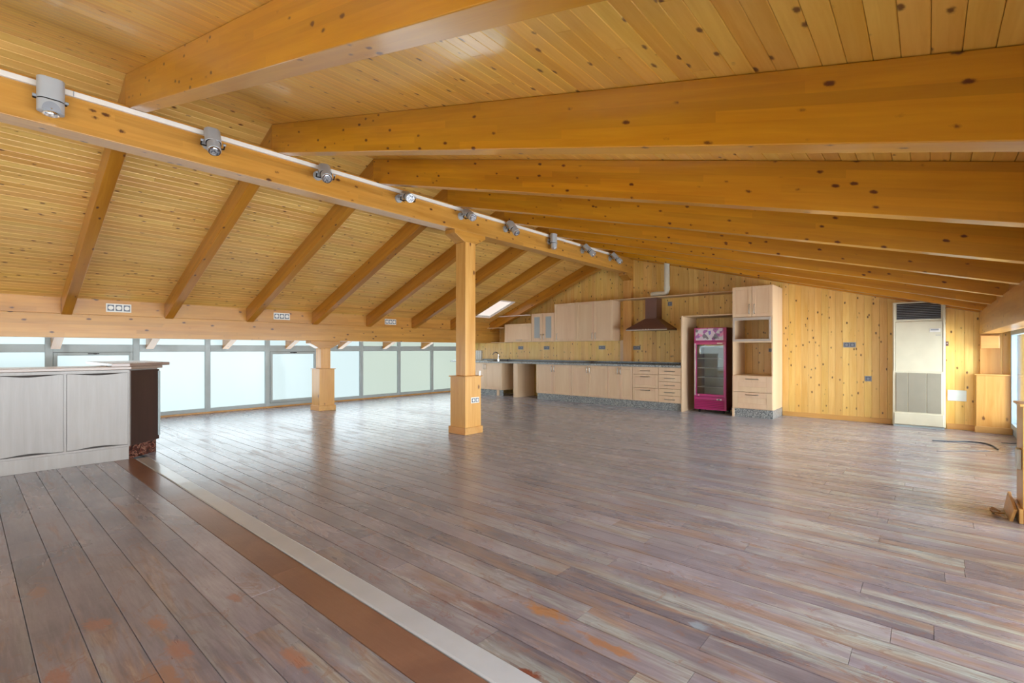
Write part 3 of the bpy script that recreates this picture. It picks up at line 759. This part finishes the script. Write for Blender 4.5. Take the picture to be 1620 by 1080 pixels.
# wall cabinets
YU = 9.42
def wall_cab(x0, x1, z0, z1, label):
    r = tag(empty('wall_cabinet', ((x0+x1)/2, YU+.17, z0)), label, 'cabinet')
    part('carcass', carcass(MB(), x0, x1, YU+.021, YB-.001, z0, z1), M['cab'], r)
    return r
r = wall_cab(-6.83, -5.25, 1.385, 2.287, 'tall maple wall cabinet with three doors, the largest above the worktop')
door(r, 'door', -6.83, -6.20, 1.385, 2.287, YU, (-6.75, 1.50, .14, True))
door(r, 'door', -6.20, -5.725, 1.385, 2.287, YU, (-5.765, 1.50, .14, True)); door(r, 'door', -5.725, -5.25, 1.385, 2.287, YU, (-5.685, 1.50, .14, True))
r = wall_cab(-7.545, -6.835, 1.385, 2.085, 'maple wall cabinet with two narrow frosted glass doors')
door(r, 'door', -7.545, -7.19, 1.385, 2.085, YU, (-7.235, 1.50, .14, True), frame=.085, glass=True)
door(r, 'door', -7.19, -6.835, 1.385, 2.085, YU, (-7.145, 1.50, .14, True), frame=.085, glass=True)
r = wall_cab(-8.45, -7.55, 1.385, 1.85, 'low maple wall cabinet with one lift-up flap, leftmost on wall')
door(r, 'flap_door', -8.45, -7.55, 1.385, 1.85, YU, (-7.95, 1.43, .2, False))
tag(build('shelf_board', MB().box(-8.56, -7.55, 9.30, 9.395, 2.045, 2.062), M['reveal'], bevel=.002), 'thin pinkish shelf board over the flap cabinet under the roof slope', 'shelf')
tag(build('shelf_board', MB().box(-9.15, -8.455, 9.30, 9.395, 1.75, 1.768), M['cab_in'], bevel=.002), 'short shelf board left of the flap cabinet, upper of two', 'shelf')
tag(build('shelf_board', MB().box(-9.52, -8.455, 9.42, YB-.001, 1.368, 1.384), M['cab_in'], bevel=.002), 'thin shelf board left of the flap cabinet just above backsplash', 'shelf')
tag(build('cornice_board', MB().box(-5.249, -2.655, YU, YB-.001, 2.27, 2.288), M['cab_in'], bevel=.002), 'long maple top shelf board over hood linking wall cabinets to tall cabinet', 'shelf')
# splashboard edge left of hood
tag(build('splash_panel', MB().box(-5.24, -5.135, YB-.03, YB-.001, .926, 1.40), M['cab'], bevel=.002), 'narrow pinkish upright board on backsplash right of wall cabinets', 'board')

# fridge enclosure
r = tag(empty('fridge_enclosure', (-3.1, YF+.3, 0)), 'maple side panel and top board boxing in the pink fridge', 'panel')
part('side_panel', MB().box(-3.572, -3.548, YF-.01, YB-.001, 0, 1.835), M['cab'], r, bevel=.002)
part('top_board', MB().box(-3.547, -2.652, YF+.02, YB-.001, 1.815, 1.835), M['cab_in'], r, bevel=.002)

# tall cabinet
x0, x1 = -2.65, -2.0
r = tag(empty('tall_cabinet', ((x0+x1)/2, YF+.35, 0)), 'tall maple oven cabinet with two open niches, right of the pink fridge', 'cabinet')
mb = MB(); t = .02; ya, yb = YF+.021, YB-.001
mb.box(x0, x0+t, ya, yb, .15, 2.3); mb.box(x1-t, x1, ya, yb, .15, 2.3)
for z in (.15, .715, 1.315, 1.745, 2.28): mb.box(x0+t, x1-t, ya, yb-.005, z, z+t)
part('carcass', mb, M['cab'], r, bevel=.001)
mb = MB().box(x0+.03, x1-.001, YF+.04, YF+.06, 0, .148); mb.box(x1-.02, x1-.001, YF+.06, yb, 0, .148)
part('plinth', mb, M['granite'], r)
part('foot_board', MB().box(x0, x0+.029, YF, YF+.5, 0, .149), M['cab'], r)
xm = (x0+x1)/2
door(r, 'door', x0, xm, 1.765, 2.3, YF, (xm-.04, 1.90, .16, True)); door(r, 'door', xm, x1, 1.765, 2.3, YF, (xm+.04, 1.90, .16, True))
door(r, 'drawer_front', x0, x1, .155, .445, YF, (xm, .40, .2, False), frame=.09); door(r, 'drawer_front', x0, x1, .445, .725, YF, (xm, .675, .2, False), frame=.09)
mb = MB(); f = .035
mb.box(x0+.005, x0+.005+f, YF+.004, YF+.02, 1.335, 1.755); mb.box(x1-.025-f, x1-.025, YF+.004, YF+.02, 1.335, 1.755)
mb.box(x0+.005+f, x1-.025-f, YF+.004, YF+.02, 1.335, 1.335+f*1.2); mb.box(x0+.005+f, x1-.025-f, YF+.004, YF+.02, 1.755-f*1.4, 1.755)
tr = part('niche_frame', mb, M['niche'], r, bevel=.003)
socket((px(1219, YB), YB, .98+.2), 'y', 1, 'small dark socket inside lower niche of tall cabinet', w=.05, h=.05)

# cooker hood
r = tag(empty('cooker_hood', (-4.4, 9.52, 1.6)), 'brown pyramid cooker hood with square chimney on back wall', 'cooker hood')
bx0, bx1, by0 = -4.85, -3.95, 9.27
part('canopy', MB().hexa([(bx0, by0, 1.625), (bx1, by0, 1.625), (bx1, YB-.002, 1.625), (bx0, YB-.002, 1.625)],
                         [(-4.53, 9.50, 1.84), (-4.27, 9.50, 1.84), (-4.27, YB-.002, 1.84), (-4.53, YB-.002, 1.84)]), M['hood'], r)
part('rim', MB().box(bx0-.003, bx1+.003, by0-.003, YB-.002, 1.59, 1.6245), M['hood'], r, bevel=.003)
part('chimney', MB().box(-4.525, -4.275, 9.505, YB-.002, 1.841, 2.269), M['hood'], r, bevel=.002)
part('edge_trim', MB().box(bx0, bx1, by0-.008, by0-.0035, 1.588, 1.6), M['steel'], r)
for i in range(3): part('button', MB().cyl((-4.46+.06*i, 1.61), 'y', .008, by0-.012, by0-.003, 10), M['steel'], r)
# extract pipe
r = tag(empty('extract_pipe', (-4.08, 9.585, 2.3)), 'white extract pipe rising from the hood top shelf to roof', 'pipe')
part('pipe', MB().tube([(-4.42, 9.585, 2.345), (-4.36, 9.585, 2.348), (-4.25, 9.585, 2.35), (-4.15, 9.585, 2.35), (-4.10, 9.585, 2.37), (-4.085, 9.585, 2.42), (-4.085, 9.585, 2.6), (-4.085, 9.585, 3.1), (-4.085, 9.585, ceil_z(-4.085)-.02)], .055, 16), M['pipe'], r, smooth=True)
part('collar', MB().tube([(-4.085, 9.585, 2.42), (-4.085, 9.585, 2.5)], .062, 16), M['pipe'], r, smooth=True)

# ------------------------------------------------------------------ pink display fridge
fx0, fx1, fy0, fy1 = -3.385, -2.80, 9.2, 9.70
r = tag(empty('display_fridge', ((fx0+fx1)/2, 9.45, 0)), 'magenta glass-door drinks fridge with printed header, standing in maple enclosure', 'fridge')
mb = MB(); t = .035
mb.box(fx0, fx0+t, fy0+.05, fy1, .06, 1.6); mb.box(fx1-t, fx1, fy0+.05, fy1, .06, 1.6)
mb.box(fx0+t, fx1-t, fy0+.05, fy1, 1.34, 1.6); mb.box(fx0+t, fx1-t, fy0+.05, fy1, .06, .3); mb.box(fx0+t, fx1-t, fy1-.03, fy1, .3, 1.34)
part('body', mb, M['pink_dk'], r, bevel=.003)
part('liner', MB().box(fx0+t+.001, fx1-t-.001, fy1-.04, fy1-.031, .301, 1.339), M['ac_grille'], r)
mb = MB(); mb.box(fx0, fx1, fy0+.01, fy0+.049, 1.345, 1.6)
part('header', mb, M['pink'], r, bevel=.004)
hp = MB().box(fx0+.025, fx1-.05, fy0+.006, fy0+.0095, 1.365, 1.585)
part('header_print', hp, M['header'], r)
def text(body, size, loc, parent, mat, ext=.001):
    cu = D.curves.new('lettering', 'FONT'); cu.body = body; cu.size = size; cu.extrude = ext; cu.align_x = 'CENTER'
    o = D.objects.new('text_source', cu); C.objects.link(o); o.parent = parent; o.data.materials.append(mat)
    L = parent.location; o.location = (loc[0]-L.x, loc[1]-L.y, loc[2]-L.z); o.rotation_euler = (math.pi/2, 0, 0)
    bpy.context.view_layer.update()
    me = D.meshes.new_from_object(o.evaluated_get(bpy.context.evaluated_depsgraph_get()))
    m2 = D.objects.new('lettering', me); C.objects.link(m2); m2.parent = parent; m2.location = o.location; m2.rotation_euler = o.rotation_euler
    D.objects.remove(o); return m2
text('Bon', .075, (fx0+.40, fy0+.004, 1.385), r, M['black'])
# glass door: frame, pane, handle
dm = MB(); f = .045; dz0, dz1 = .305, 1.34
dm.box(fx0+.002, fx0+f, fy0, fy0+.045, dz0, dz1); dm.box(fx1-f, fx1-.002, fy0, fy0+.045, dz0, dz1)
dm.box(fx0+f, fx1-f, fy0, fy0+.045, dz0, dz0+.05); dm.box(fx0+f, fx1-f, fy0, fy0+.045, dz1-.055, dz1)
L = r.location
dr = part('door', dm, M['pink'], r, bevel=.004)
g_ = MB().box(fx0+f, fx1-f, fy0+.018, fy0+.024, dz0+.05, dz1-.055); g_.v = [(a-L.x, b-L.y, c-L.z) for a, b, c in g_.v]; build('glass', g_, M['glass'], dr)
g_ = MB().box(fx0+.014, fx0+.034, fy0-.022, fy0-.0005, dz0+.02, dz1-.03); g_.v = [(a-L.x, b-L.y, c-L.z) for a, b, c in g_.v]; build('handle', g_, M['steel'], dr, bevel=.005)
g_ = MB().box(fx1-.16, fx1-.06, fy0-.002, fy0-.0003, dz1-.04, dz1-.025); g_.v = [(a-L.x, b-L.y, c-L.z) for a, b, c in g_.v]; build('badge', g_, M['white'], dr)
g_ = MB().cyl((fx0+.09, dz0+.025), 'y', .012, fy0-.004, fy0-.0003, 12); g_.v = [(a-L.x, b-L.y, c-L.z) for a, b, c in g_.v]; build('lock', g_, M['white'], dr)
for z in (.48, .66, .84, 1.02):
    mb = MB()
    mb.tube([(fx0+t+.01, fy0+.07, z), (fx1-t-.01, fy0+.07, z)], .005, 6); mb.tube([(fx0+t+.01, fy1-.05, z), (fx1-t-.01, fy1-.05, z)], .005, 6)
    for i in range(14):
        xx = fx0+t+.02+i*.0365; mb.tube([(xx, fy0+.07, z+.006), (xx, fy1-.05, z+.006)], .003, 4)
    part('wire_shelf', mb, M['white'], r)
part('lower_panel', MB().box(fx0, fx1, fy0+.012, fy0+.049, .06, .30), M['pink'], r, bevel=.003)
part('grille_gap_shade', MB().box(fx0+.02, fx1-.03, fy0+.0085, fy0+.0115, .08, .245), M['pink_dk'], r)  # dark sheet painting in the shade between the slats
for i in range(5):
    z = .085+i*.032
    part('grille_slat', MB().prism([(fy0-.004, z), (fy0+.0115, z), (fy0+.0115, z+.02), (fy0+.006, z+.022)], 'x', fx0+.02, fx1-.03), M['pink'], r)
part('display', MB().box(fx1-.17, fx1-.08, fy0+.008, fy0+.0115, .25, .275), M['white'], r)
part('display_screen', MB().box(fx1-.15, fx1-.11, fy0+.005, fy0+.0075, .255, .27), M['black'], r)
for sx in (fx0+.07, fx1-.07):
    for sy in (fy0+.1, fy1-.08):
        part('caster', MB().cyl((sy, .03), 'x', .0295, sx-.012, sx+.012, 16), M['black'], r, smooth=True)
tag(build('compressor_cover', MB().box(fx1+.015, fx1+.12, fy1-.25, fy1-.02, 0, .12), M['black'], bevel=.02), 'small dark lump on floor in the gap right of fridge', 'object')

# ------------------------------------------------------------------ air conditioner
ax0, ax1, ay = -.425, .19, 9.56
r = tag(empty('air_conditioner', ((ax0+ax1)/2, 9.66, 0)), 'tall cream floor-standing air conditioner against the pine wall', 'air conditioner')
part('cabinet', MB().prism([(ay+.012, .03), (YB-.002, .03), (YB-.002, 1.78), (YB-.117, 1.79), (YB-.117, 1.925), (ay+.012, 1.925)], 'x', ax0, ax1), M['ac'], r, bevel=.008)
part('base', MB().box(ax0+.01, ax1-.01, ay+.03, YB-.01, 0, .03), M['alu'], r)
mb = MB()
mb.box(ax0+.012, ax0+.03, ay-.002, ay+.0115, .86, 1.91); mb.box(ax1-.03, ax1-.012, ay-.002, ay+.0115, .86, 1.91)
part('front_rails', mb, M['ac'], r, bevel=.003)
part('front_panel', MB().box(ax0+.034, ax1-.034, ay+.001, ay+.0115, .86, 1.62), M['ac'], r, bevel=.004)
part('vent_recess', MB().box(ax0+.05, ax1-.05, ay+.008, ay+.0115, 1.655, 1.90), M['black'], r)
for i in range(9):
    z = 1.663+i*.026
    part('louvre', MB().prism([(ay-.006, z), (ay+.007, z+.008), (ay+.007, z+.011), (ay-.006, z+.004)], 'x', ax0+.052, ax1-.052), M['socket'], r)
part('display', MB().box(ax1-.18, ax1-.055, ay-.003, ay+.0008, 1.455, 1.51), M['white'], r, bevel=.002)
part('display_window', MB().box(ax1-.165, ax1-.075, ay-.005, ay-.0031, 1.48, 1.50), M['socket'], r)
part('badge', MB().box(ax1-.11, ax1-.05, ay-.001, ay+.0008, 1.405, 1.412), M['socket'], r)
w3 = (ax1-ax0-.07)/3.0
cuts = [0, .27, .68, 1]; W3 = ax1-ax0-.08
for i in range(3):
    a = ax0+.04+W3*cuts[i]+.004; b = ax0+.04+W3*cuts[i+1]-.004
    g_ = part('intake_grille', MB().box(a, b, ay+.004, ay+.0115, .235, .835), M['ac_grille'], r, bevel=.002)
    mm = MB(); n = int((b-a)/.012)
    for j in range(n): xx = a+.006+j*(b-a-.012)/max(1, n-1); mm.box(xx-.0018, xx+.0018, ay+.001, ay+.0038, .24, .83)
    part('grille_ribs', mm, M['ac_grille'], r)
part('lower_panel', MB().box(ax0+.02, ax1-.02, ay, ay+.0115, .04, .215), M['ac'], r, bevel=.006)

# ------------------------------------------------------------------ bar counter on the left
BX = -6.587
r = tag(empty('bar_counter', (-6.9, .2, 0)), 'grey laminate bar counter with finger-gap doors and dark chamfered end, at left', 'bar counter')
out = lambda d: [(BX-d, -2.2), (BX-d, 1.209-d*.35), (-6.86-d*.8, 1.53-d*.35), (-7.2, 1.53-d*.35), (-7.2, -2.2)]
part('body', MB().prism([(BX-.022, -2.2), (BX-.022, 1.20), (-6.875, 1.525), (-7.2, 1.525), (-7.2, -2.2)], 'z', .14, .975), M['grey_lam'], r)
# face frame on the front: mullions and rails
mb = MB()
doors_y = [(.705-.518*i, .705-.518*i+.49) for i in range(6)]
mb.box(BX-.0215, BX, -2.2, 1.209, .945, .975); mb.box(BX-.0215, BX, -2.2, 1.209, .14, .162)
mb.box(BX-.0215, BX, 1.197, 1.209, .162, .945)
for a, b in doors_y: mb.box(BX-.0215, BX, a-.026, a-.003, .162, .945)
part('face_frame', mb, M['grey_lam'], r, bevel=.001)
for a, b in doors_y:
    n = 14; zt, zb = .942, .165; top = []; bot = []
    for i in range(n+1):
        u = i/n; s_ = math.sin(math.pi*u)**2*.018
        top.append((a+(b-a)*u, zt-s_)); bot.append((a+(b-a)*u, zb+s_))
    mb = MB(); vv = []; 
    for i in range(n+1):
        bow = .0+.010*math.sin(math.pi*i/n)**2
        for xx in (BX-.018, BX+.004+bow*0):
            vv.append((xx, bot[i][0], bot[i][1])); vv.append((xx, top[i][0], top[i][1]))
    ff = []
    for i in range(n):
        o = i*4; p = o+4
        ff += [(o+2, p+2, p+3, o+3), (o, o+1, p+1, p), (o+1, o+3, p+3, p+1), (o, p, p+2, o+2)]
    ff += [(0, 2, 3, 1), (n*4, n*4+1, n*4+3, n*4+2)]
    mb.add(vv, ff)
    part('door', mb, M['grey_lam'], r)
mb = MB()
for a, b in doors_y: mb.box(BX-.0218, BX-.0185, a, b, .163, .944)
part('door_gap_shade', mb, M['dark'], r)  # dark sheets stand in for the shade inside the finger gaps
part('plinth', MB().box(BX-.05, BX-.004, -2.2, 1.205, 0, .139), M['grey_lam'], r, bevel=.002)
# dark chamfered end
ux, uy = (-6.86-BX), (1.53-1.209); ln = math.hypot(ux, uy); ux /= ln; uy /= ln; nx, ny = uy, -ux
def cham(a, b, d0, d1, z0, z1):
    P = lambda t, d: (BX+ux*t+nx*d, 1.209+uy*t+ny*d)
    q = [P(a, d0), P(b, d0), P(b, d1), P(a, d1)]
    return MB().prism(q, 'z', z0, z1)
part('end_panel', cham(.012, ln+.01, -.03, .004, .145, .965), M['dark_lam'], r, bevel=.002)
part('end_edge', cham(0, .011, -.03, .002, .145, .965), M['grey_lam'], r)
part('end_post', cham(ln-.012, ln+.014, .0045, .012, .19, .945), M['alu'], r)
part('end_plinth', cham(.0, ln-.02, -.05, -.012, 0, .14), M['marble'], r)
part('worktop', MB().prism([(BX+.012, -2.2), (BX+.012, 1.222), (-6.88, 1.575), (-7.25, 1.575), (-7.25, -2.2)], 'z', .978, 1.008), M['grey_top'], r, bevel=.003)
bt = tag(build('counter_board', MB().prism([(-6.60, 1.06), (-6.60, 1.215), (-6.98, 1.67), (-8.2, 1.67), (-8.2, 1.06)], 'z', 1.009, 1.043), M['grey_top'], bevel=.003), 'brown bar-top board lying over the far end of bar counter', 'counter board')

# ------------------------------------------------------------------ small loose things
cp = build('cup', MB().cyl((-4.89+.01, 4.92-.02), 'z', .017, .821, .89, 16, r2=.021), M['white'], smooth=True)
tag(cp, 'small white cup on the pedestal ledge of the tall post', 'cup')
def fp(p, q, z=.008):
    d = 758*(1.2-z)/(q-552); l = (p-810)/758
    return (d*(l*.7547-.656), d*(l*.656+.7547), z)
def smooth_path(pts, n=8):
    out_ = []; P = [Vector(p) for p in pts]; P = [P[0]]+P+[P[-1]]
    for i in range(1, len(P)-2):
        for k in range(n):
            t = k/n; a, b, c, d = P[i-1], P[i], P[i+1], P[i+2]
            out_.append(.5*((2*b)+(-a+c)*t+(2*a-5*b+4*c-d)*t*t+(-a+3*b-3*c+d)*t**3))
    out_.append(P[-2]); return out_
tag(build('cable', MB().tube(smooth_path([fp(1475, 696.5), fp(1500, 697.5), fp(1530, 698), fp(1552, 700), fp(1566, 703), fp(1574, 707), fp(1579, 711)]), .008, 6), M['cable'], smooth=True), 'thick grey cable curling on floor in front of air conditioner', 'cable')
tag(build('cable', MB().tube(smooth_path([fp(1584, 700, .004), fp(1598, 701, .004), fp(1612, 701, .004)]), .004, 6), M['cable'], smooth=True), 'short thin cable on floor running toward the right-edge pedestal', 'cable')
tag(build('cable', MB().tube(smooth_path([fp(1482, 713, .003), fp(1520, 713, .003), fp(1566, 713, .003)]), .003, 6), M['cable'], smooth=True), 'thin straight cable on floor nearest the camera, below the thick one', 'cable')
# broken plinth board and splinters at the right-edge pedestal
mb = MB(); mb.hexa([(.425, 4.80, 0), (.443, 4.80, 0), (.443, 5.15, 0), (.425, 5.15, 0)], [(.448, 4.80, .085), (.466, 4.80, .085), (.466, 5.15, .135), (.448, 5.15, .135)])
tag(build('loose_board', mb, M['base_wood'], bevel=.003), 'loose skirting board leaning on the right-edge pedestal foot', 'board')
for i in range(6):
    a = random.uniform(0, 3.1); L_ = random.uniform(.04, .09); x, y = .385+random.uniform(-.03, .02), 4.93+random.uniform(-.1, .1)
    dx, dy = math.cos(a)*L_/2, math.sin(a)*L_/2; wx, wy = -math.sin(a)*.008, math.cos(a)*.008; z = .001+.006*i
    o = build('wood_splinter', MB().hexa([(x-dx-wx, y-dy-wy, z), (x+dx-wx, y+dy-wy, z), (x+dx+wx, y+dy+wy, z), (x-dx+wx, y-dy+wy, z)],
                                    [(x-dx-wx, y-dy-wy, z+.006), (x+dx-wx, y+dy-wy, z+.006), (x+dx+wx*.5, y+dy+wy*.5, z+.006), (x-dx+wx, y-dy+wy, z+.006)]), M['debris'])
    tag(o, 'small wood splinter in the heap at right-edge pedestal foot', 'splinter', 'splinters at the right-edge pedestal')
